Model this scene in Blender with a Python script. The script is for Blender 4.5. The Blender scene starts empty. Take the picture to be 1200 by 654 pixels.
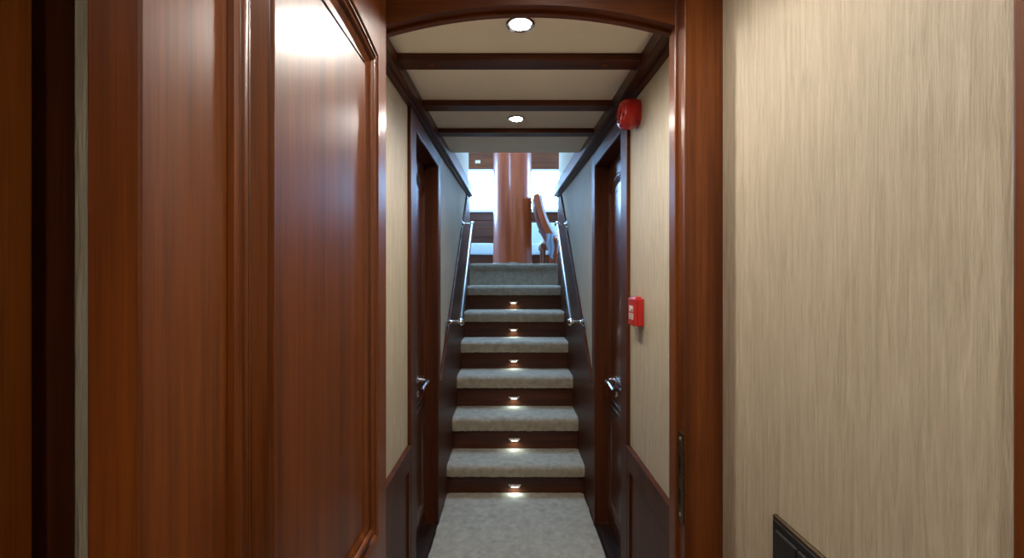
import bpy, bmesh, math, random
from mathutils import Vector, Matrix
random.seed(7)
S = bpy.context.scene
COL = S.collection
R = math.radians

# ------------------------------------------------------------------ measures
XL, XR = -0.408, 0.476            # wall faces of the corridor
XC = (XL + XR) / 2
DY0, DY1 = 1.861, 2.435           # corridor door openings
DH = 1.97                         # door head
REC = 0.062                       # door recess
SAL = 1.502                       # saloon floor height
TOPS = [0.185, 0.402, 0.63, 0.85, 1.07, 1.29]
def zb(y): return 2.018 + 0.041 * (y - 1.33)      # underside of the cornice rail
def zc(y): return zb(y) + 0.056                   # ceiling panels
def nose(i): return 2.76 + 0.262 * i

# ------------------------------------------------------------------ materials
def new_mat(name):
    m = bpy.data.materials.new(name); m.use_nodes = True
    nt = m.node_tree; nt.nodes.clear()
    out = nt.nodes.new('ShaderNodeOutputMaterial')
    b = nt.nodes.new('ShaderNodeBsdfPrincipled')
    nt.links.new(b.outputs[0], out.inputs[0])
    return m, nt, b

def ramp(nt, stops):
    r = nt.nodes.new('ShaderNodeValToRGB')
    while len(r.color_ramp.elements) < len(stops): r.color_ramp.elements.new(0.5)
    for e, (p, c) in zip(r.color_ramp.elements, stops):
        e.position = p; e.color = (*c, 1)
    return r

def coords(nt, scale, rot=(0, 0, 0)):
    tc = nt.nodes.new('ShaderNodeTexCoord'); mp = nt.nodes.new('ShaderNodeMapping')
    mp.inputs['Scale'].default_value = scale; mp.inputs['Rotation'].default_value = rot
    nt.links.new(tc.outputs['Object'], mp.inputs[0]); return mp

def noise(nt, mp, scale=1, detail=4, rough=0.5, dist=0):
    n = nt.nodes.new('ShaderNodeTexNoise')
    n.inputs['Scale'].default_value = scale; n.inputs['Detail'].default_value = detail
    n.inputs['Roughness'].default_value = rough; n.inputs['Distortion'].default_value = dist
    nt.links.new(mp.outputs[0], n.inputs['Vector']); return n

def mixc(nt, a, b, f, mode='MIX'):
    x = nt.nodes.new('ShaderNodeMix'); x.data_type = 'RGBA'; x.blend_type = mode
    for s, v in ((x.inputs[0], f), (x.inputs[6], a), (x.inputs[7], b)):
        if hasattr(v, 'is_output'): nt.links.new(v, s)
        else: s.default_value = v if not isinstance(v, tuple) else (*v, 1)
    return x.outputs[2]

def bump(nt, b, h, strength, dist=0.002):
    bp = nt.nodes.new('ShaderNodeBump'); bp.inputs['Strength'].default_value = strength
    bp.inputs['Distance'].default_value = dist
    nt.links.new(h, bp.inputs['Height']); nt.links.new(bp.outputs[0], b.inputs['Normal'])

def wood(name, lo, mid, hi, axis='Z', rough=0.4, coat=0.15, coat_rough=0.2, band=22):
    m, nt, b = new_mat(name)
    def sc(a, c): return tuple(a if k == axis else c for k in 'XYZ')
    n1 = noise(nt, coords(nt, sc(0.9, band)), 1, 3, 0.5, 0.4)       # ribbon figure
    n2 = noise(nt, coords(nt, sc(9, 330)), 1, 3, 0.6)               # pores
    n3 = noise(nt, coords(nt, sc(2.2, 85)), 1, 4, 0.6, 0.6)         # grain lines
    c = ramp(nt, [(0.28, lo), (0.5, mid), (0.74, hi)])
    nt.links.new(n1.outputs[0], c.inputs[0])
    g = ramp(nt, [(0.3, (0.62, 0.55, 0.5)), (0.62, (1.06, 1.04, 1.0))])
    nt.links.new(n3.outputs[0], g.inputs[0])
    p = ramp(nt, [(0.34, (0.66, 0.6, 0.56)), (0.52, (1, 1, 1))])
    nt.links.new(n2.outputs[0], p.inputs[0])
    k = mixc(nt, c.outputs[0], g.outputs[0], 0.75, 'MULTIPLY')
    k = mixc(nt, k, p.outputs[0], 0.6, 'MULTIPLY')
    nt.links.new(k, b.inputs['Base Color'])
    b.inputs['Roughness'].default_value = rough
    b.inputs['Coat Weight'].default_value = coat
    b.inputs['Coat Roughness'].default_value = coat_rough
    b.inputs['Coat IOR'].default_value = 1.5
    b.inputs['Specular IOR Level'].default_value = 0.22 if name.startswith('dark') else 0.32
    bump(nt, b, n2.outputs[0], 0.05, 0.0006)
    return m

MAH = ((0.088, 0.0200, 0.0030), (0.145, 0.0360, 0.0048), (0.205, 0.0570, 0.0085))
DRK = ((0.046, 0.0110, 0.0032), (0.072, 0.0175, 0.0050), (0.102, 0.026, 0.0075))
M = {}
M['wood_z'] = wood('mahogany_upright', *MAH, 'Z')
M['wood_x'] = wood('mahogany_across', *MAH, 'X')
M['wood_y'] = wood('mahogany_along', *MAH, 'Y')
M['door'] = wood('door_varnish', *MAH, 'Z', 0.40, 0.28, 0.22, 30)
M['dark_z'] = wood('dark_mahogany_upright', *DRK, 'Z', 0.46, 0.03, 0.25)
M['dark_y'] = wood('dark_mahogany_along', *DRK, 'Y', 0.36, 0.15, 0.2)
M['dark_x'] = wood('dark_mahogany_across', *DRK, 'X', 0.38, 0.12, 0.2)
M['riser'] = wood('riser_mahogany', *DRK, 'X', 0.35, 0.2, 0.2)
M['mast'] = wood('mast_varnish', (0.28, 0.047, 0.012), (0.38, 0.072, 0.018), (0.47, 0.105, 0.028), 'Z', 0.35, 0.6, 0.14, 12)

def wallpaper(name, lo, hi):
    m, nt, b = new_mat(name)
    n1 = noise(nt, coords(nt, (95, 95, 6)), 1, 4, 0.6, 1.1)
    n2 = noise(nt, coords(nt, (430, 430, 30)), 1, 3, 0.6, 0.3)
    n3 = noise(nt, coords(nt, (2, 2, 2)), 1, 2, 0.5)
    mx = nt.nodes.new('ShaderNodeMath'); mx.operation = 'MULTIPLY_ADD'
    mx.inputs[1].default_value = 0.45
    nt.links.new(n2.outputs[0], mx.inputs[0]); nt.links.new(n1.outputs[0], mx.inputs[2])
    c = ramp(nt, [(0.46, lo), (0.74, tuple((a + h) / 2 for a, h in zip(lo, hi))), (0.98, hi)])
    nt.links.new(mx.outputs[0], c.inputs[0])
    nt.links.new(c.outputs[0], b.inputs['Base Color'])
    b.inputs['Roughness'].default_value = 0.62
    b.inputs['Specular IOR Level'].default_value = 0.3
    bump(nt, b, mx.outputs[0], 0.7, 0.0026)
    return m
M['paper'] = wallpaper('grasscloth', (0.39, 0.325, 0.228), (0.58, 0.50, 0.375))

def carpet(name, lo, hi):
    m, nt, b = new_mat(name)
    n1 = noise(nt, coords(nt, (420, 420, 420)), 1, 3, 0.7)
    n2 = noise(nt, coords(nt, (26, 26, 26)), 1, 5, 0.6, 0.5)
    mx = nt.nodes.new('ShaderNodeMath'); mx.operation = 'MULTIPLY_ADD'; mx.inputs[1].default_value = 0.6
    nt.links.new(n1.outputs[0], mx.inputs[0]); nt.links.new(n2.outputs[0], mx.inputs[2])
    c = ramp(nt, [(0.55, lo), (1.05, hi)])
    nt.links.new(mx.outputs[0], c.inputs[0]); nt.links.new(c.outputs[0], b.inputs['Base Color'])
    b.inputs['Roughness'].default_value = 0.95; b.inputs['Specular IOR Level'].default_value = 0.1
    b.inputs['Sheen Weight'].default_value = 0.25; b.inputs['Sheen Roughness'].default_value = 0.5
    bump(nt, b, mx.outputs[0], 0.9, 0.004)
    return m
M['carpet'] = carpet('pile_carpet', (0.275, 0.23, 0.168), (0.45, 0.38, 0.285))

def plain(name, col, rough=0.5, metal=0.0, coat=0.0, nscale=60, amt=0.12, bstr=0.0):
    m, nt, b = new_mat(name)
    n = noise(nt, coords(nt, (nscale,) * 3), 1, 3, 0.6)
    c = ramp(nt, [(0.3, tuple(v * (1 - amt) for v in col)), (0.7, tuple(min(1, v * (1 + amt)) for v in col))])
    nt.links.new(n.outputs[0], c.inputs[0]); nt.links.new(c.outputs[0], b.inputs['Base Color'])
    b.inputs['Roughness'].default_value = rough; b.inputs['Metallic'].default_value = metal
    b.inputs['Coat Weight'].default_value = coat
    if bstr: bump(nt, b, n.outputs[0], bstr, 0.002)
    return m
M['ceil'] = plain('ceiling_cloth', (0.88, 0.83, 0.74), 0.7, nscale=300, amt=0.06, bstr=0.15)
M['white'] = plain('white_paint', (0.75, 0.76, 0.78), 0.6)
M['chrome'] = plain('chrome', (0.78, 0.79, 0.82), 0.12, 1.0, amt=0.03)
M['rail_metal'] = plain('dulled_chrome', (0.36, 0.35, 0.35), 0.24, 1.0, amt=0.04)
M['steel'] = plain('brushed_steel', (0.55, 0.53, 0.5), 0.32, 1.0, amt=0.1)
M['bronze'] = plain('bronze_plate', (0.20, 0.15, 0.10), 0.35, 1.0, amt=0.15, nscale=200)
M['patina'] = plain('worn_brass', (0.16, 0.115, 0.06), 0.4, 1.0, amt=0.5, nscale=160)
M['black'] = plain('black_plastic', (0.013, 0.012, 0.012), 0.38)
M['red'] = plain('red_plastic', (0.50, 0.016, 0.013), 0.28, 0, 0.3, amt=0.06)
M['redlens'] = plain('red_lens', (0.36, 0.008, 0.008), 0.1, 0, 0.6, amt=0.05)
M['label'] = plain('white_label', (0.75, 0.71, 0.62), 0.5)
M['ink'] = plain('black_ink', (0.02, 0.02, 0.02), 0.5)
M['plate'] = plain('beige_plate', (0.62, 0.52, 0.36), 0.5)
M['blue_cloth'] = plain('pale_blue_cloth', (0.47, 0.54, 0.62), 0.8, bstr=0.3)
M['pale_cloth'] = plain('pale_cloth', (0.66, 0.66, 0.66), 0.8, bstr=0.3)
M['teal'] = plain('teal_cloth', (0.02, 0.07, 0.09), 0.8)

def emit(name, col, st):
    m, nt, b = new_mat(name)
    b.inputs['Base Color'].default_value = (0.8, 0.8, 0.8, 1)
    b.inputs['Emission Color'].default_value = (*col, 1)
    b.inputs['Emission Strength'].default_value = st
    return m
M['lamp'] = emit('downlight_lens', (1.0, 0.97, 0.90), 110)
M['steplamp'] = emit('step_lens', (1.0, 0.93, 0.80), 1.8)

def glass():
    m = bpy.data.materials.new('window_glass'); m.use_nodes = True
    nt = m.node_tree; nt.nodes.clear()
    out = nt.nodes.new('ShaderNodeOutputMaterial'); mx = nt.nodes.new('ShaderNodeMixShader')
    t = nt.nodes.new('ShaderNodeBsdfTransparent'); g = nt.nodes.new('ShaderNodeBsdfGlossy')
    g.inputs['Roughness'].default_value = 0.02
    t.inputs[0].default_value = (0.95, 0.97, 0.98, 1)
    f = nt.nodes.new('ShaderNodeFresnel'); f.inputs[0].default_value = 1.45
    nt.links.new(f.outputs[0], mx.inputs[0]); nt.links.new(t.outputs[0], mx.inputs[1])
    nt.links.new(g.outputs[0], mx.inputs[2]); nt.links.new(mx.outputs[0], out.inputs[0])
    return m
M['glass'] = glass()

# ------------------------------------------------------------------ geometry helpers (world coordinates)
def B(): return bmesh.new()

def box(bm, x0, x1, y0, y1, z0, z1, bev=0.0, seg=2):
    vs = [bm.verts.new((x, y, z)) for x in (x0, x1) for y in (y0, y1) for z in (z0, z1)]
    f = []
    for q in ((0, 1, 3, 2), (4, 6, 7, 5), (0, 4, 5, 1), (2, 3, 7, 6), (0, 2, 6, 4), (1, 5, 7, 3)):
        f.append(bm.faces.new([vs[i] for i in q]))
    if bev:
        es = list({e for q in f for e in q.edges})
        bmesh.ops.bevel(bm, geom=es, offset=bev, segments=seg, affect='EDGES', profile=0.5)
    return bm

def prism(bm, pts, f0, f1):
    """closed outline pts (2-D) swept between mapping f0 and f1: f(p)->(x,y,z)"""
    a = [bm.verts.new(f0(p)) for p in pts]; b = [bm.verts.new(f1(p)) for p in pts]
    n = len(pts)
    bm.faces.new(a); bm.faces.new(list(reversed(b)))
    for i in range(n):
        bm.faces.new((a[i], b[i], b[(i + 1) % n], a[(i + 1) % n]))
    return bm

def tube(bm, pts, r, seg=16, caps=True):
    pts = [Vector(p) for p in pts]; rings = []
    rs = r if isinstance(r, (list, tuple)) else [r] * len(pts)
    up = None
    for i, p in enumerate(pts):
        t = ((pts[min(i + 1, len(pts) - 1)] - pts[max(i - 1, 0)])).normalized()
        if up is None:
            up = t.orthogonal().normalized()
        else:
            up = (up - t * up.dot(t)).normalized()
        s = t.cross(up)
        rings.append([bm.verts.new(p + (up * math.cos(2 * math.pi * k / seg) + s * math.sin(2 * math.pi * k / seg)) * rs[i]) for k in range(seg)])
    for a, b in zip(rings, rings[1:]):
        for k in range(seg):
            bm.faces.new((a[k], a[(k + 1) % seg], b[(k + 1) % seg], b[k]))
    if caps:
        bm.faces.new(list(reversed(rings[0]))); bm.faces.new(rings[-1])
    return bm

def lathe(bm, prof, origin, axis, seg=32):
    """prof = [(radius, distance along axis)]"""
    o = Vector(origin); a = Vector(axis).normalized(); u = a.orthogonal().normalized(); v = a.cross(u)
    rings = []
    for r, d in prof:
        rings.append([bm.verts.new(o + a * d + (u * math.cos(2 * math.pi * k / seg) + v * math.sin(2 * math.pi * k / seg)) * max(r, 1e-5)) for k in range(seg)])
    for p, q in zip(rings, rings[1:]):
        for k in range(seg):
            bm.faces.new((p[k], p[(k + 1) % seg], q[(k + 1) % seg], q[k]))
    bm.faces.new(list(reversed(rings[0]))); bm.faces.new(rings[-1])
    return bm

def wpos(o):
    p = Vector((0, 0, 0))
    while o is not None:
        p += o.location; o = o.parent
    return p

def obj(name, bm, mat, parent=None, smooth=False, origin=None, smooth_angle=None):
    bmesh.ops.recalc_face_normals(bm, faces=bm.faces)
    if parent is not None: off = wpos(parent)
    elif origin is not None: off = Vector(origin)
    else:
        xs = [v.co for v in bm.verts]
        lo = Vector([min(c[i] for c in xs) for i in range(3)]); hi = Vector([max(c[i] for c in xs) for i in range(3)])
        off = Vector(((lo.x + hi.x) / 2, (lo.y + hi.y) / 2, lo.z))
    for v in bm.verts: v.co -= off
    me = bpy.data.meshes.new(name); bm.to_mesh(me); bm.free()
    me.materials.append(mat)
    if smooth or smooth_angle:
        for p in me.polygons: p.use_smooth = True
        me.set_sharp_from_angle(angle=R(smooth_angle or 40))
    o = bpy.data.objects.new(name, me); COL.objects.link(o)
    if parent is not None: o.parent = parent
    else: o.location = off
    return o

def tag(o, label=None, cat=None, group=None, kind=None):
    if label: o['label'] = label
    if cat: o['category'] = cat
    if group: o['group'] = group
    if kind: o['kind'] = kind
    return o

def empty(name, loc, **k):
    o = bpy.data.objects.new(name, None); COL.objects.link(o); o.location = loc
    o.empty_display_size = 0.05
    return tag(o, **k)

def struct(name, bm, mat, **k):
    o = obj(name, bm, mat, None, **k); o['kind'] = 'structure'; return o

def dup(root, delta):
    def cp(o, par):
        c = o.copy(); COL.objects.link(c)
        if par is not None: c.parent = par
        for ch in list(o.children): cp(ch, c)
        return c
    r = cp(root, None); r.location = root.location + Vector(delta); return r

# ------------------------------------------------------------------ panelled doors
def offset_ring(pts, d):
    n = len(pts); out = []
    for i in range(n):
        p0, p1, p2 = Vector(pts[i - 1]), Vector(pts[i]), Vector(pts[(i + 1) % n])
        a = (p1 - p0).normalized(); b = (p2 - p1).normalized()
        na = Vector((-a.y, a.x)); nb = Vector((-b.y, b.x))
        m = (na + nb).normalized(); k = d / max(0.3, m.dot(na))
        out.append(p1 + m * k)
    return out

def outline(y0, y1, z0, z1, sag=0.0, n=20):
    """counter-clockwise in (y, z); arched top when sag > 0"""
    pts = [(y0, z0), (y1, z0), (y1, z1)]
    if sag:
        w = (y1 - y0) / 2; r = (w * w + sag * sag) / (2 * sag); yc = (y0 + y1) / 2; zc_ = z1 + sag - r
        a0 = math.asin(w / r)
        for k in range(1, n):
            a = a0 - 2 * a0 * k / n
            pts.append((yc + r * math.sin(a), zc_ + r * math.cos(a)))
    pts.append((y0, z1))
    return pts

BOLECTION = [(0, 0), (0, .006), (.005, .0075), (.0065, .0075), (.008, .0110), (.0105, .0128), (.013, .0110), (.0138, .0080), (.0150, .0080), (.0160, .0098),
             (.0178, .0098), (.019, .0060), (.020, .0030), (.038, .0150), (.039, .0130), (.041, .0130), (.042, .0165), (.045, .0180), (.048, .0165),
             (.050, .0105), (.053, .0105), (.056, .0080), (.062, .0045)]

def widen(q, pts, d, k):
    """make the upright sides of the ring k times as wide as the top and bottom"""
    y0 = min(p[0] for p in pts); y1 = max(p[0] for p in pts); e = d * (k - 1)
    return [Vector((p.x + e * (1 - 2 * (p.x - y0 - d) / (y1 - y0 - 2 * d)), p.y)) for p in q]

def moulding(pts, X, sgn, scale=1.0):
    bm = B(); rings = []
    for d, h in BOLECTION:
        q = widen(offset_ring(pts, d * scale), pts, d * scale, 1.2)
        rings.append([bm.verts.new((X + sgn * h * scale, p.x, p.y)) for p in q])
    n = len(pts)
    for a, b in zip(rings, rings[1:]):
        for k in range(n):
            bm.faces.new((a[k], a[(k + 1) % n], b[(k + 1) % n], b[k]))
    return bm

def field(pts, X, sgn, scale=1.0):
    q = widen(offset_ring(pts, .0615 * scale), pts, .0615 * scale, 1.2)
    h = .0047 * scale
    return prism(B(), [(p.x, p.y) for p in q], lambda p: (X + sgn * h, p[0], p[1]), lambda p: (X - sgn * .002, p[0], p[1]))

def door_leaf(root, X, sgn, y0, y1, z0, z1, thick, up, low, scale=1.0, mat=None):
    """leaf whose shown face is the plane x=X facing sgn; up/low = outlines of the two panels"""
    mat = mat or M['door']
    a, b = sorted((X, X - sgn * thick))
    obj('leaf', box(B(), a, b, y0, y1, z0, z1, .002), mat, root)
    for pts in (up, low):
        obj('panel_moulding', moulding(pts, X, sgn, scale), mat, root, smooth_angle=50)
        obj('panel', field(pts, X, sgn, scale), mat, root)

# ------------------------------------------------------------------ SETTING: floors
bm = B(); box(bm, -0.62, 0.70, -1.3, 2.86, -0.06, -0.004)
M['sole'] = wood('dark_sole', (0.016, 0.007, 0.004), (0.026, 0.011, 0.006), (0.038, 0.016, 0.008), 'Y', 0.45, 0.05)
struct('floor', bm, M['sole'])
def fuzzy_carpet(x0, x1, y0, y1, z, edge=.003):
    bm = B(); nx, ny = 40, 90; g = {}
    for i in range(nx + 1):
        for j in range(ny + 1):
            x = x0 + (x1 - x0) * i / nx; y = y0 + (y1 - y0) * j / ny
            if i in (0, nx): x += random.uniform(-edge, edge)
            g[i, j] = bm.verts.new((x, y, z + random.uniform(-.0012, .0012) - (.006 if i in (0, nx) else 0)))
    for i in range(nx):
        for j in range(ny):
            bm.faces.new((g[i, j], g[i + 1, j], g[i + 1, j + 1], g[i, j + 1]))
    r = bmesh.ops.extrude_face_region(bm, geom=list(bm.faces))
    for v in r['geom']:
        if isinstance(v, bmesh.types.BMVert): v.co.z = -.004
    return bm
o = obj('carpet', fuzzy_carpet(XL + .012, XR - .016, -1.2, 2.785, .008), M['carpet'], smooth=True)
tag(o, 'grey pile carpet covering the corridor floor up to the bottom stair', 'carpet')

# saloon floor (around the stair opening)
bm = B()
box(bm, -2.4, 2.4, 4.335, 7.7, SAL - .05, SAL - .006)
box(bm, -2.4, XL - .13, 2.75, 4.34, SAL - .05, SAL - .006)
box(bm, XR + .13, 2.4, 2.75, 4.34, SAL - .05, SAL - .006)
struct('floor_saloon', bm, M['carpet'])

# ------------------------------------------------------------------ SETTING: corridor walls
def side_wall(name, X, s):
    """s=+1: solid lies at x>X"""
    bm = B()
    def bx(y0, y1, z0, z1):
        a, b = sorted((X, X + s * .12)); box(bm, a, b, y0, y1, z0, z1)
    bx(-1.3, DY0, -.05, 2.6); bx(DY0, DY1, DH, 2.6); bx(DY1, 4.34, -.05, 2.62)
    return struct(name, bm, M['paper'])
side_wall('wall_left', XL, -1)
side_wall('wall_right', XR, 1)
struct('wall_back', box(B(), -.6, .66, -1.35, -1.28, -.05, 2.4), M['paper'])

# ceilings
bm = B()
prism(bm, [(1.05, zc(1.05)), (2.745, zc(2.745)), (2.745, zc(2.745) + .07), (1.05, zc(2.745) + .07)],
      lambda p: (XL - .02, p[0], p[1]), lambda p: (XR + .02, p[0], p[1]))
struct('ceiling', bm, M['ceil'])
struct('ceiling_near', box(B(), -.6, .68, -1.3, 1.06, 2.12, 2.18), M['ceil'])

# cornice rails (run up along the stairwell)
def rail_trim(name, X, s, inner):
    bm = B()
    a = .10
    def z0(y): return zb(y) + .010
    pts = [(1.07, z0(1.07)), (4.34, z0(4.34)), (4.34, zb(4.34) + a), (1.07, zb(1.07) + a)]
    prism(bm, pts, lambda p: (inner, p[0], p[1]), lambda p: (X + s * .01, p[0], p[1]))
    lip = X - s * .022
    pts = [(1.07, zb(1.07)), (4.34, zb(4.34)), (4.34, zb(4.34) + .03), (1.07, zb(1.07) + .03)]
    prism(bm, pts, lambda p: (lip, p[0], p[1]), lambda p: (X + s * .01, p[0], p[1]))
    bmesh.ops.bevel(bm, geom=list(bm.edges), offset=.003, segments=2, affect='EDGES')
    return struct(name, bm, M['dark_y'])
rail_trim('trim_1', XL, -1, XL + .043)
rail_trim('trim_2', XR, 1, XR - .054)
# capping strips on the stairwell upstand
for k, (X, s) in enumerate(((XL, -1), (XR, 1))):
    a, b = sorted((X - s * .015, X + s * .135))
    struct('trim_%d' % (3 + k), box(B(), a, b, 2.76, 4.35, 2.62, 2.65, .004), M['wood_y'])

# dado panelling: corridor part
def dado(name, X, s, y0, y1):
    bm = B()
    def bx(d, ya, yb, za, zb_, bev=.0015):
        a, b = sorted((X - s * d, X + s * .01)); box(bm, a, b, ya, yb, za, zb_, bev)
    bx(.006, y0, y1, .0, .69)
    bx(.014, y0, y1, .60, .69); bx(.014, y0, y1, .0, .10)
    bx(.014, y0, y0 + .055, .10, .60); bx(.014, y1 - .03, y1, .10, .60)
    bx(.018, y0, y1, .678, .692)
    return struct(name, bm, M['dark_z'])
dado('trim_5', XL, -1, 1.075, 1.757)
dado('trim_6', XR, 1, 1.075, 1.757)
dado('trim_7', XR, 1, 0.42, 0.992)
# panelling that climbs beside the stair
def stair_panel(name, X, s):
    y0, y1 = DY1 + .085, 4.335
    def zt(y): return min(.75 + .87 * (y - 2.5), zb(y) - .005)
    ys = [y0 + (y1 - y0) * k / 30 for k in range(31)]
    pts = [(y0, 0)] + [(4.335, 0)] + [(y, zt(y)) for y in reversed(ys)]
    bm = prism(B(), pts, lambda p: (X - s * .012, p[0], p[1]), lambda p: (X + s * .01, p[0], p[1]))
    # bead along the sloping top edge
    ye = y0
    top = [(y, zt(y)) for y in ys if zt(y) < zb(y) - .006]
    tube(bm, [(X - s * .012, y, z) for y, z in top], .007, 8)
    return struct(name, bm, M['dark_z'])
stair_panel('trim_8', XL, -1)
stair_panel('trim_9', XR, 1)

# corridor door casings
def casing(name, X, s, mat):
    bm = B()
    def bx(d0, d1, ya, yb, za, zz, bev=.003):
        a, b = sorted((X - s * d0, X + s * d1)); box(bm, a, b, ya, yb, za, zz, bev)
    bx(.014, .01, DY0 - .10, DY0, 0, DH + .07); bx(.014, .01, DY1, DY1 + .08, 0, DH + .07)
    bx(.0135, .01, DY0, DY1, DH, DH + .07)
    # reveals
    bx(.010, .12, DY0 - .012, DY0 + .002, 0, DH + .01); bx(.010, .12, DY1 - .002, DY1 + .012, 0, DH + .01)
    bx(.010, .12, DY0, DY1, DH - .002, DH + .012)
    o = struct(name, bm, M['dark_z'])
    a, b = sorted((X - s * .002, X + s * .14))
    struct('trim_18' if s < 0 else 'trim_19', box(B(), a, b, DY0 - .002, DY1 + .002, -.01, .010, .001), M['sole'])
    return o
casing('trim_10', XL, -1, None)
casing('trim_11', XR, 1, None)

# ------------------------------------------------------------------ corridor doors
def corridor_door(name, X, s, label):
    Xf = X + s * REC
    root = empty(name, (Xf, (DY0 + DY1) / 2, 0.012), label=label, cat='door', kind='structure')
    up = outline(DY0 + .07, DY1 - .035, .80, 1.825, .05)
    low = outline(DY0 + .07, DY1 - .035, .12, .728)
    # outline orientation is fixed in (y,z); offsets go inward for ccw
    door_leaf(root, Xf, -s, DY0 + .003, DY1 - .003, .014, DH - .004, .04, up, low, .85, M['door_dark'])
    hz, hy = .838, 2.25
    h = obj('handle', lathe(B(), [(.024, 0), (.026, .002), (.025, .006), (.012, .009)], (Xf - s * .0, hy, hz), (-s, 0, 0), 24), M['chrome'], root, smooth=True)
    bm = B()
    tube(bm, [(Xf - s * .006, hy, hz), (Xf - s * .04, hy, hz), (Xf - s * .052, hy - .006, hz), (Xf - s * .056, hy - .03, hz + .002),
              (Xf - s * .056, hy - .09, hz + .003), (Xf - s * .058, hy - .16, hz - .003), (Xf - s * .06, hy - .19, hz - .006)],
         [.009, .009, .010, .011, .010, .009, .007], 14)
    obj('lever', bm, M['chrome'], h, smooth=True)
    obj('keyhole_plate', lathe(B(), [(.018, 0), (.018, .003), (.012, .005)], (Xf, hy, hz - .07), (-s, 0, 0), 20), M['chrome'], root, smooth=True)
    return root
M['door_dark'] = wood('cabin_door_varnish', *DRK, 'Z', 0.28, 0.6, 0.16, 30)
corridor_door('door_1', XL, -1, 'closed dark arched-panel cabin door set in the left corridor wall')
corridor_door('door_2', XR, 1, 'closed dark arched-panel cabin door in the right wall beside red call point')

# ------------------------------------------------------------------ arched doorway
YA, YS, YB = 0.994, 1.034, 1.074
def arch_z(x):
    xc, hw, zt, sg = .045, .34, 1.990, .048
    r = (hw * hw + sg * sg) / (2 * sg)
    return zt - r + math.sqrt(max(0, r * r - (x - xc) ** 2))
root = empty('trim_12', (0.04, YA, 0), label='mahogany arched door frame spanning the corridor', cat='door frame', kind='structure')
for X0, X1, xs, tagn in ((.391, XR + .002, .384, 'r'), (XL - .002, -.322, -.314, 'l')):
    bm = B()
    box(bm, X0, X1, YA, YS + .002, 0, 2.13, .002)
    a, b = (xs, X1) if tagn == 'r' else (X0, xs)
    box(bm, a, b, YS, YB, 0, 2.13, .002)
    obj('jamb', bm, M['wood_z'], root)
xs = [-.33 + (.39 + .33) * k / 40 for k in range(41)]
pts = [(x, arch_z(x)) for x in xs] + [(.39, 2.13), (-.33, 2.13)]
bm = prism(B(), pts, lambda p: (p[0], YS + .001, p[1]), lambda p: (p[0], YB - .001, p[1]))
obj('header', bm, M['wood_x'], root)
obj('head_rail', box(B(), -.33, .392, YA + .002, YS + .002, 2.035, 2.13, .002), M['wood_x'], root)
# arched lip at the back lower edge
pts2 = [(x, arch_z(x) - .007) for x in xs] + [(x, arch_z(x) + .02) for x in reversed(xs)]
obj('stop_bead', prism(B(), pts2, lambda p: (p[0], YB - .014, p[1]), lambda p: (p[0], YB + .001, p[1])), M['wood_x'], root)
# strike plate in the right jamb
SX = .391
bm = B()
z0, z1, ya, yb = .795, 1.0, 1.0, 1.029
def sp(y0, y1, za, zz): box(bm, SX - .0025, SX + .001, y0, y1, za, zz)
for (za, zz) in ((z0, .83), (.868, .90), (.945, z1)): sp(ya, yb, za, zz)
for (za, zz) in ((.83, .868), (.90, .945)): sp(ya, ya + .006, za, zz); sp(yb - .006, yb, za, zz)
pl = obj('strike_plate', bm, M['patina'], root)
bm = B()
box(bm, SX - .0006, SX + .001, ya + .004, yb - .004, .83, .868); box(bm, SX - .0006, SX + .001, ya + .004, yb - .004, .90, .945)
obj('latch_hole', bm, M['black'], pl)
bm = B()
for zz in (.812, .985): lathe(bm, [(.0045, 0), (.0045, .0012), (.003, .002)], (SX - .0025, (ya + yb) / 2, zz), (-1, 0, 0), 14)
obj('screw', bm, M['steel'], pl)

# ------------------------------------------------------------------ open door in the foreground
OX = -.28
root = empty('door_3', (OX - .02, 1.0, .03), label='glossy mahogany panelled door standing open along the left side', cat='door', kind='structure')
up = outline(.440, .913, .818, 1.812, .024)
low = outline(.440, .913, .13, .735)
door_leaf(root, OX, 1, .336, 1.002, .02, 2.03, .041, up, low, 1.0)
for hz in (.28, 1.05, 1.82):
    bm = B(); tube(bm, [(OX - .050, 1.0, hz - .045), (OX - .050, 1.0, hz + .045)], .006, 12)
    obj('hinge', bm, M['patina'], root, smooth=True)

# casings at the near cabin doorway
struct('trim_13', box(B(), XL - .01, XL + .018, .05, .363, 0, 2.12, .002), M['wood_z'])
struct('trim_17', box(B(), XL - .01, XL + .002, .362, .4135, 0, 2.12, .001), M['dark_z'])
bm = B(); box(bm, XR - .006, XR + .01, .05, .416, 0, 2.12, .003)
struct('trim_14', bm, M['wood_z'])

# ------------------------------------------------------------------ ceiling beams
names = ['dark ceiling beam close behind the arch header, in front of the other two', 'dark middle one of the three ceiling beams, before the second downlight',
         'dark ceiling beam at the stair end, beyond the second downlight']
for k, (y0, y1) in enumerate(((1.430, 1.500), (1.846, 1.915), (2.240, 2.308))):
    z = zc(y0)
    b = obj('ceiling_beam', box(B(), XL + .035, XR - .045, y0, y1, z - .022, z + .012, .003), M['dark_x'])
    tag(b, names[k], 'beam', 'beams across the corridor ceiling')
    for px in (-.262, .312):
        obj('plug', lathe(B(), [(.010, 0), (.010, .002), (.008, .003)], (px, (y0 + y1) / 2, z - .0215), (0, 0, -1), 18), M['wood_x'], b)

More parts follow.
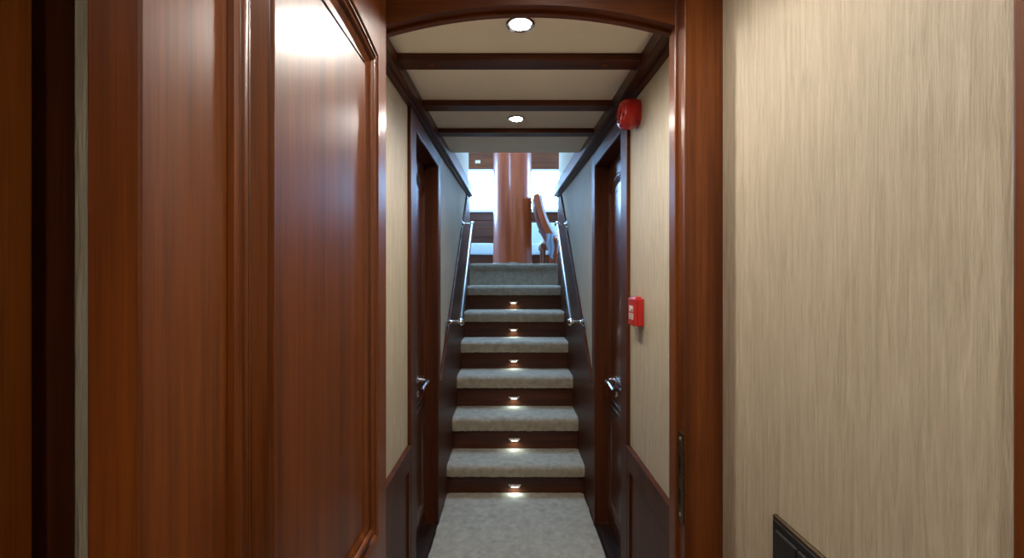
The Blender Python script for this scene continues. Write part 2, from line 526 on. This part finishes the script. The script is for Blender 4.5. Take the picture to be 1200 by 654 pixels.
# ------------------------------------------------------------------ downlights
def downlight(x, y, label, energy):
    z = zc(y) if y > 1.05 else 2.12
    root = empty('downlight', (x, y, z), label=label, cat='ceiling light', group='recessed ceiling lights')
    obj('bezel', lathe(B(), [(.030, .001), (.030, .006), (.033, .009), (.041, .007), (.043, .0), (.043, -.004)], (x, y, z), (0, 0, -1), 40), M['chrome'], root, smooth=True)
    obj('lens', lathe(B(), [(.029, 0), (.029, .004), (.024, .0085), (.012, .0105), (.0, .011)], (x, y, z), (0, 0, -1), 32), M['lamp'], root, smooth=True)
    l = bpy.data.lights.new('downlight_bulb', 'SPOT'); l.energy = energy; l.color = (1, .945, .85)
    l.spot_size = R(165); l.spot_blend = .6; l.shadow_soft_size = .028
    lo = bpy.data.objects.new('downlight_bulb', l); COL.objects.link(lo); lo.parent = root; lo.location = (0, 0, -.02)
    return root
downlight(.028, 1.245, 'bright round downlight just behind the arch header', 10.5)
downlight(.028, 2.075, 'smaller-looking round downlight between the second and third ceiling beams', 6)
downlight(.12, .62, 'round downlight in the ceiling above the open door', 6.5)
downlight(.15, -.55, 'added unseen downlight in the ceiling behind the camera', 16)  # unseen lamp added to brighten the door edge and near wall

# ------------------------------------------------------------------ staircase
root = empty('staircase', (XC, nose(0), 0), label='carpeted staircase with mahogany risers climbing to the saloon', cat='stairs')
SX0, SX1 = XL + .006, XR - .006
def tread_bm(y0, y1, zt, th, droop=0.0):
    """carpet pad with a rounded nose at y0"""
    prof = []
    r = min(.032, th * .45)
    prof.append((y1, zt))
    prof.append((y0 + .12, zt)); prof.append((y0 + .06, zt + .001))
    for k in range(8):
        a = math.pi / 2 + (math.pi / 2) * k / 7
        prof.append((y0 + r + r * math.cos(a), zt - r + r * math.sin(a)))
    prof.append((y0 + .001, zt - th * .7)); prof.append((y0 + .004, zt - th)); prof.append((y0 + .03, zt - th)); prof.append((y1, zt - th * .5))
    bm = B(); nx = 64; rings = []
    for i in range(nx + 1):
        x = SX0 + (SX1 - SX0) * i / nx
        e = min(i, nx - i); d = .006 if e == 0 else (.003 if e == 1 else 0)
        ring = []
        for j, (y, z) in enumerate(prof):
            jy = random.uniform(-.0018, .0018) if 2 <= j <= 11 else 0
            jz = random.uniform(-.0022, .0022) if j in (11, 12) else random.uniform(-.0008, .0008)
            ring.append(bm.verts.new((x, y + jy + (d * .7 if 1 < j < 13 else 0), z + jz - (d * .5 if j < 8 else 0))))
        rings.append(ring)
    n = len(prof)
    for a, b in zip(rings, rings[1:]):
        for k in range(n):
            bm.faces.new((a[k], b[k], b[(k + 1) % n], a[(k + 1) % n]))
    bm.faces.new(rings[0]); bm.faces.new(list(reversed(rings[-1])))
    return bm
for i in range(6):
    th = .068 if i == 0 else .088
    obj('tread', tread_bm(nose(i), nose(i + 1) + .034, TOPS[i], th), M['carpet'], root, smooth=True)
    zlo = 0 if i == 0 else TOPS[i - 1] - .03
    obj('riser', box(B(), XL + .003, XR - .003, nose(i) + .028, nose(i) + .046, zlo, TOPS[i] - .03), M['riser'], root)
# carpeted top riser and landing edge
bm = tread_bm(nose(6), 4.70, SAL, .055)
obj('landing_edge', bm, M['carpet'], root, smooth=True)
obj('carpeted_riser', box(B(), XL + .003, XR - .003, nose(6) + .012, nose(6) + .05, TOPS[5] - .03, SAL - .03), M['carpet'], root)

# step lights
steplabels = ['step light in the bottom stair riser', 'step light in the second riser from the floor', 'step light in the third riser from the floor',
              'step light in the fourth riser from the floor', 'step light in the fifth riser from the floor', 'step light in the topmost wooden riser']
def step_light(i):
    y = nose(i) + .028; zl = (0.008 if i == 0 else TOPS[i - 1]); z = zl + (.040 if i == 0 else .058); x = .028
    r = empty('step_light', (x, y, z), label='small chrome ' + steplabels[i], cat='step light', group='step lights on the stairs')
    # curved hood, wider at its top edge
    bm = B()
    pts = [(-.042, .012), (.042, .012), (.034, .002), (.026, -.010), (-.026, -.010), (-.034, .002)]
    prism(bm, pts, lambda p: (x + p[0], y - .003, z + p[1]), lambda p: (x + p[0], y + .001, z + p[1]))
    box(bm, x - .034, x + .034, y - .018, y, z + .004, z + .0075, .001)
    lathe(bm, [(.006, 0), (.006, .003), (.003, .006)], (x, y - .003, z + .0125), (0, -1, 0), 14)
    obj('hood', bm, M['chrome'], r)
    bm = box(B(), x - .020, x + .020, y - .009, y - .002, z - .006, z + .002, .002)
    obj('lens', bm, M['steplamp'], r)
    l = bpy.data.lights.new('step_bulb', 'AREA'); l.shape = 'RECTANGLE'; l.size = .05; l.size_y = .012
    l.energy = .075; l.color = (.72, .96, 1.0)
    lo = bpy.data.objects.new('step_bulb', l); COL.objects.link(lo); lo.parent = r
    lo.location = (0, -.016, -.009); lo.rotation_euler = (R(-18), 0, 0)
for i in range(6): step_light(i)

# ------------------------------------------------------------------ handrails
def handrail(X, s, label):
    xt = X - s * .095
    p0 = Vector((xt, 2.79, 1.08)); p1 = Vector((xt, 3.60, 1.795))
    root = empty('handrail', (xt, 2.79, 1.08), label=label, cat='handrail', group='chrome stair handrails')
    bm = tube(B(), [p0 - (p1 - p0) * .012, p0, p1, p1 + (p1 - p0) * .012], .0145, 20)
    obj('tube', bm, M['rail_metal'], root, smooth=True)
    for p in (p0, p1):
        bm = B()
        lathe(bm, [(.031, 0), (.031, .005), (.022, .010), (.013, .014), (.011, .03), (.011, .08)], (X - s * .011, p.y, p.z), (-s, 0, 0), 24)
        b = obj('bracket', bm, M['chrome'], root, smooth=True, smooth_angle=60)
        prof = [(.024 * math.sin(math.pi * k / 12), -.024 * math.cos(math.pi * k / 12)) for k in range(13)]
        obj('ball_end', lathe(B(), prof, p, (-s, 0, 0), 24), M['chrome'], b, smooth=True)
    return root
handrail(XL, -1, 'chrome tube handrail on ball brackets along the left side of the stairs')
handrail(XR, 1, 'chrome tube handrail on ball brackets along the right side of the stairs')

# ------------------------------------------------------------------ red fire sounder
sy, sz = 1.655, 1.964
root = empty('fire_sounder', (XR, sy, sz), label='round red fire alarm sounder high on the wallpapered wall', cat='alarm')
def superring(bm, stations, ctr, seg=48, e=3.2):
    rings = []
    for d, r in stations:
        ring = []
        for k in range(seg):
            a = 2 * math.pi * k / seg; c, s_ = math.cos(a), math.sin(a)
            q = (abs(c) ** e + abs(s_) ** e) ** (-1 / e)
            ring.append(bm.verts.new((ctr[0] - d, ctr[1] + r * q * c, ctr[2] + r * q * s_)))
        rings.append(ring)
    for a, b in zip(rings, rings[1:]):
        for k in range(seg): bm.faces.new((a[k], a[(k + 1) % seg], b[(k + 1) % seg], b[k]))
    bm.faces.new(rings[0]); bm.faces.new(rings[-1]); return bm
obj('base', superring(B(), [(0, .047), (.010, .048), (.012, .047)], (XR, sy, sz)), M['red'], root, smooth=True)
obj('body', superring(B(), [(.010, .050), (.014, .053), (.045, .053), (.058, .049), (.066, .042), (.070, .034), (.071, .03)], (XR, sy, sz), e=2.6), M['red'], root, smooth=True, smooth_angle=50)
bm = B()
for rr in (.012, .021, .030):
    n = 28
    pts = [(XR - .0715, sy + rr * math.cos(2 * math.pi * k / n), sz + rr * math.sin(2 * math.pi * k / n)) for k in range(n + 1)]
    tube(bm, pts, .0022, 8)
obj('grille', bm, M['redlens'], root, smooth=True)
for k in range(6):
    a = 2 * math.pi * k / 6 + .4
    bm = B(); box(bm, XR - .068, XR - .055, sy + .043 * math.cos(a) - .004, sy + .043 * math.cos(a) + .004, sz + .043 * math.sin(a) - .004, sz + .043 * math.sin(a) + .004, .001)
    obj('rib', bm, M['redlens'], root)

# red call point
cy, cz = 1.622, 1.230
root = empty('fire_call_point', (XR, cy, cz - .05), label='square red fire alarm call point halfway up the wallpapered wall', cat='alarm')
obj('back_box', box(B(), XR - .024, XR, cy - .045, cy + .045, cz - .05, cz + .05, .004), M['red'], root)
obj('front_plate', box(B(), XR - .034, XR - .023, cy - .0455, cy + .0455, cz - .0505, cz + .0505, .005, 3), M['red'], root)
bm = B()
box(bm, XR - .0352, XR - .0335, cy - .022, cy + .022, cz + .002, cz + .022); box(bm, XR - .0352, XR - .0335, cy - .026, cy + .026, cz - .026, cz - .006)
lb = obj('label_plate', bm, M['label'], root)
bm = B()
for zz in (-.011, -.017, -.022): box(bm, XR - .0356, XR - .035, cy - .022, cy + .020, cz + zz, cz + zz + .002)
prism(bm, [(-.010, .014), (-.022, .003), (.002, .003)], lambda p: (XR - .0356, cy + p[0], cz + p[1]), lambda p: (XR - .035, cy + p[0], cz + p[1]))
obj('printed_mark', bm, M['ink'], lb)
obj('reset_cover', box(B(), XR - .026, XR - .004, cy - .03, cy + .03, cz + .049, cz + .056, .003), M['red'], root)

# ------------------------------------------------------------------ light switch (near wall)
y1, y0, zt = .792, .635, .932
zbm = zt - .085
root = empty('light_switch', (XR, (y0 + y1) / 2, zbm), label='dark bronze rocker light switch low on the wallpapered wall in front', cat='light switch')
bm = B()
box(bm, XR - .009, XR, y0, y1, zbm, zt, .003)
obj('cover_plate', bm, M['bronze'], root)
obj('inner_frame', box(B(), XR - .0115, XR - .008, y0 + .006, y1 - .006, zbm + .006, zt - .006, .0015), M['black'], root)
for k in range(2):
    w = (y1 - y0 - .036) / 2; a = y0 + .018 + k * w
    obj('rocker', box(B(), XR - .0165, XR - .010, a + .001, a + w - .001, zbm + .016, zt - .018, .0025), M['black'], root)

# ------------------------------------------------------------------ SALOON shell
YW = 7.6
def zy(py, Y): return 1.35 + (327 - py) * Y / 520
wz0, wz1 = zy(247, YW), zy(198, YW)
bm = B()
box(bm, -2.4, 2.4, YW, YW + .1, SAL - .1, wz0 - .0); box(bm, -2.4, 2.4, YW, YW + .1, wz1, 3.9)
for a, b in ((-2.4, -1.9), (-.12, .12), (1.9, 2.4)): box(bm, a, b, YW, YW + .1, wz0, wz1)
struct('wall_aft', bm, M['wood_x'])
# plank panelling under the windows
bm = B(); n = 7; h = (wz0 - .03 - SAL) / n
for k in range(n): box(bm, -2.35, 2.35, YW - .02, YW + .01, SAL + k * h + .003, SAL + (k + 1) * h - .003, .003)
struct('trim_15', bm, M['dark_x'])
struct('trim_16', box(B(), -2.35, 2.35, YW - .07, YW + .02, wz0 - .03, wz0 + .01, .006), M['white'])
def saloon_side(name, X, s):
    bm = B(); a, b = sorted((X, X + s * .1))
    box(bm, a, b, 2.7, YW + .1, SAL - .1, 2.30); box(bm, a, b, 2.7, YW + .1, 3.35, 3.9)
    for ya, yb in ((2.7, 5.3), (7.3, YW + .1)): box(bm, a, b, ya, yb, 2.30, 3.35)
    return struct(name, bm, M['white'])
saloon_side('wall_port', -2.4, -1)
saloon_side('wall_starboard', 2.4, 1)
bm = B(); box(bm, -2.5, -.85, 2.66, 2.745, SAL - .1, 3.9); box(bm, -.85, -.45, 2.66, 2.745, SAL - .1, 2.7); box(bm, -.85, -.45, 2.66, 2.745, 3.4, 3.9)
box(bm, -.45, XL, 2.66, 2.745, 2.7, 3.9)
box(bm, XR + .12, 2.5, 2.66, 2.745, SAL - .1, 3.9)
box(bm, -.45, XR + .13, 2.66, 2.744, zc(2.745) + .065, 3.9)
struct('wall_fore', bm, M['white'])
bm = B()
for q in ((-2.5, -.5, 2.6, YW + .1), (.6, 2.5, 2.6, YW + .1), (-.5, .6, 2.6, 3.5), (-.5, .6, 4.5, YW + .1)): box(bm, *q, 3.85, 3.95)
struct('ceiling_saloon', bm, M['white'])
wn = [0]
def window(x0, x1, y0, y1, z0, z1, axis):
    wn[0] += 1
    root = empty('window_%d' % wn[0], ((x0 + x1) / 2, (y0 + y1) / 2, z0), kind='structure')
    bm = B(); t = .035
    if axis == 'Y':
        for q in ((x0, x1, z0, z0 + t), (x0, x1, z1 - t, z1), (x0, x0 + t, z0, z1), (x1 - t, x1, z0, z1)):
            box(bm, q[0], q[1], y0 - .01, y1 + .01, q[2], q[3])
    else:
        for q in ((y0, y1, z0, z0 + t), (y0, y1, z1 - t, z1), (y0, y0 + t, z0, z1), (y1 - t, y1, z0, z1)):
            box(bm, x0 - .01, x1 + .01, q[0], q[1], q[2], q[3])
    obj('frame', bm, M['white'], root)
    m = .004; bm = B()
    if axis == 'Y': box(bm, x0 + t, x1 - t, (y0 + y1) / 2 - m, (y0 + y1) / 2 + m, z0 + t, z1 - t)
    else: box(bm, (x0 + x1) / 2 - m, (x0 + x1) / 2 + m, y0 + t, y1 - t, z0 + t, z1 - t)
    obj('pane', bm, M['glass'], root)
window(-1.9, -.12, YW + .03, YW + .07, wz0, wz1, 'Y')
window(.12, 1.9, YW + .03, YW + .07, wz0, wz1, 'Y')
for X in (-2.45, 2.45):
    window(X - .02, X + .02, 5.3, 7.3, 2.30, 3.35, 'X')

window(-.85, -.45, 2.68, 2.72, 2.7, 3.4, 'Y')
root = empty('window_7', (.05, 4.0, 3.88), kind='structure')  # unseen skylight, added to bring blue sky light down onto the stairs
bm = B()
for q in ((-.5, .6, 3.5, 3.55), (-.5, .6, 4.45, 4.5), (-.5, -.45, 3.5, 4.5), (.55, .6, 3.5, 4.5)): box(bm, *q, 3.86, 3.93)
obj('frame', bm, M['white'], root)
obj('pane', box(B(), -.45, .55, 3.55, 4.45, 3.89, 3.898), M['glass'], root)
# wooden mast trunk at the head of the stairs
mx, my = .025, 5.0
root = empty('mast', (mx, my, SAL), label='thick varnished wooden mast column at the top of the stairs', cat='column')
obj('shaft', lathe(B(), [(.222, 0), (.216, .3), (.213, 2.36)], (mx, my, SAL - .006), (0, 0, 1), 64), M['mast'], root, smooth=True)
obj('foot_ring', lathe(B(), [(.236, 0), (.236, .02), (.225, .035), (.21, .035)], (mx, my, SAL - .006), (0, 0, 1), 64), M['wood_x'], root, smooth=True, smooth_angle=40)

# small beige plate on the wood above the window
x0, x1 = (557 - 598) * YW / 520, (563 - 598) * YW / 520
root = obj('wall_plate', box(B(), x0, x1, YW - .014, YW, zy(191.5, YW), zy(188, YW), .004), M['plate'])
tag(root, 'small beige plate on the wooden band over the far window', 'plate')

# settees against the aft wall
def settee(x0, x1, label, back):
    root = empty('settee', ((x0 + x1) / 2, 7.2, SAL), label=label, cat='sofa', group='built-in settees below the far windows')
    obj('base', box(B(), x0, x1, 6.86, 7.56, SAL - .006, SAL + .22, .006), M['dark_x'], root)
    obj('seat_cushion', box(B(), x0, x1, 6.80, 7.5, SAL + .22, SAL + .40, .03, 3), M['blue_cloth'], root, smooth=True)
    if back:
        obj('back_cushion', box(B(), x0, x1, 7.28, 7.5, SAL + .40, SAL + .78, .05, 3), M['blue_cloth'], root, smooth=True)
settee(-1.8, -.25, 'low pale blue settee left of the mast', False)
settee(.28, 1.8, 'pale blue settee with high back right of the mast', True)

# lounge chairs right of the mast
def chair(loc, s, label, wood_m, back_m, pad_m, depth, tilt, bl):
    """s=+1 faces +x; back leans away"""
    x, y = loc
    root = empty('lounge_chair', (x, y, SAL), label=label, cat='chair', group='chairs beside the mast')
    zs = SAL + .29
    w = .24
    # leaning back: slab in x-z profile
    d = Vector((-s * math.sin(tilt), math.cos(tilt))); n = Vector((s * math.cos(tilt), math.sin(tilt)))
    base = Vector((x, zs - .02))
    def slab(t0, t1, l0, l1, yy0, yy1, bev):
        pts = []
        m = 10
        for k in range(m + 1):                      # gently curved slab
            l = l0 + (l1 - l0) * k / m; c = .03 * math.sin(math.pi * k / m)
            pts.append(base + d * l + n * (t0 - c))
        for k in range(m, -1, -1):
            l = l0 + (l1 - l0) * k / m; c = .03 * math.sin(math.pi * k / m)
            pts.append(base + d * l + n * (t1 - c))
        bm = prism(B(), [(p.x, p.y) for p in pts], lambda p: (p[0], yy0, p[1]), lambda p: (p[0], yy1, p[1]))
        return bm
    obj('backrest', slab(-.03, .03, -.05, bl, y - w, y + w, 0), back_m, root, smooth_angle=40)
    obj('back_pad', slab(.030, .058, .03, bl - .02, y - w + .02, y + w - .02, 0), pad_m, root, smooth_angle=40)
    a, b = sorted((x + s * .01, x + s * depth))
    obj('seat_frame', box(B(), a, b, y - w, y + w, zs - .06, zs, .008), wood_m, root)
    a, b = sorted((x + s * .06, x + s * (depth - .01)))
    obj('seat_cushion', box(B(), a, b, y - w + .02, y + w - .02, zs, zs + .05, .018, 3), pad_m, root, smooth=True)
    for xx in (x + s * .03, x + s * (depth - .04)):
        for yy in (y - w + .03, y + w - .03):
            obj('leg', tube(B(), [(xx, yy, SAL - .006), (xx, yy, zs - .05)], [.017, .024], 12), wood_m, root, smooth=True)
    for yy in (y - w + .03, y + w - .03):
        obj('stretcher', box(B(), min(x + s * .03, x + s * (depth - .04)), max(x + s * .03, x + s * (depth - .04)), yy - .012, yy + .012, SAL + .09, SAL + .125, .004), wood_m, root)
    return root
chair((.455, 4.98), 1, 'wooden lounge chair with back leaning towards the mast', M['mast'], M['mast'], M['pale_cloth'], .42, R(20), .52)
chair((.56, 5.75), -1, 'pale upholstered chair facing the wooden one right of the mast', M['wood_z'], M['pale_cloth'], M['pale_cloth'], .18, R(26), .56)

# cloth hanging over the chair edge
bm = B(); nx, nz = 14, 20; g = {}
for i in range(nx + 1):
    for j in range(nz + 1):
        u, v = i / nx, j / nz
        x = .375 + .085 * u + .02 * v * (1 - u) + .006 * math.sin(9 * v + 3 * u)
        y = 4.70 + .018 * math.sin(11 * u + 2 * v) - .01 * v
        z = SAL + .33 - .28 * v * (0.75 + .25 * u)
        g[i, j] = bm.verts.new((x, y, z))
for i in range(nx):
    for j in range(nz): bm.faces.new((g[i, j], g[i + 1, j], g[i + 1, j + 1], g[i, j + 1]))
bmesh.ops.solidify(bm, geom=list(bm.faces), thickness=.008)
tag(obj('throw', bm, M['blue_cloth'], smooth=True), 'pale blue throw hanging down beside the wooden lounge chair', 'throw')
bm = B(); box(bm, -.09, .09, -.06, .06, -.055, .055, .045, 4)
bmesh.ops.rotate(bm, verts=bm.verts, cent=(0, 0, 0), matrix=Matrix.Rotation(R(35), 3, 'Y'))
bmesh.ops.translate(bm, verts=bm.verts, vec=(.445, 5.62, 1.945))
tag(obj('cushion', bm, M['teal'], smooth=True), 'dark teal cushion on the chairs right of the mast', 'cushion')

# ------------------------------------------------------------------ daylight
w = bpy.data.worlds.new('World'); S.world = w; w.use_nodes = True
nt = w.node_tree; bg = nt.nodes['Background']
bg.inputs[0].default_value = (.34, .61, 1.0, 1); bg.inputs[1].default_value = 18.0
def portal(loc, rot, sx, sz):
    l = bpy.data.lights.new('window_portal', 'AREA'); l.shape = 'RECTANGLE'; l.size = sx; l.size_y = sz
    l.cycles.is_portal = True
    o = bpy.data.objects.new('window_portal', l); COL.objects.link(o); o.location = loc; o.rotation_euler = rot
for X in (-1.01, 1.01): portal((X, YW + .12, (wz0 + wz1) / 2), (R(-90), 0, 0), 1.8, wz1 - wz0)
for X, a in ((-2.52, -90), (2.52, 90)):
    portal((X, 6.3, 2.825), (0, R(a), 0), 1.05, 2.0)
portal((.05, 4.0, 3.97), (0, 0, 0), 1.1, 1.0)
portal((-.65, 2.64, 3.05), (R(90), 0, 0), .4, .7)

# ------------------------------------------------------------------ camera
c = bpy.data.cameras.new('camera'); cam = bpy.data.objects.new('camera', c); COL.objects.link(cam)
cam.location = (0, 0, 1.35); cam.rotation_euler = (R(90), 0, 0)
c.sensor_width = 36; c.lens = 36 * 520 / 1200; c.shift_x = 2 / 1200; c.clip_start = .01
S.camera = cam
S.view_settings.view_transform = 'Standard'; S.view_settings.look = 'None'
S.view_settings.exposure = 1.0; S.view_settings.gamma = 1.0; S.view_settings.use_curve_mapping = False
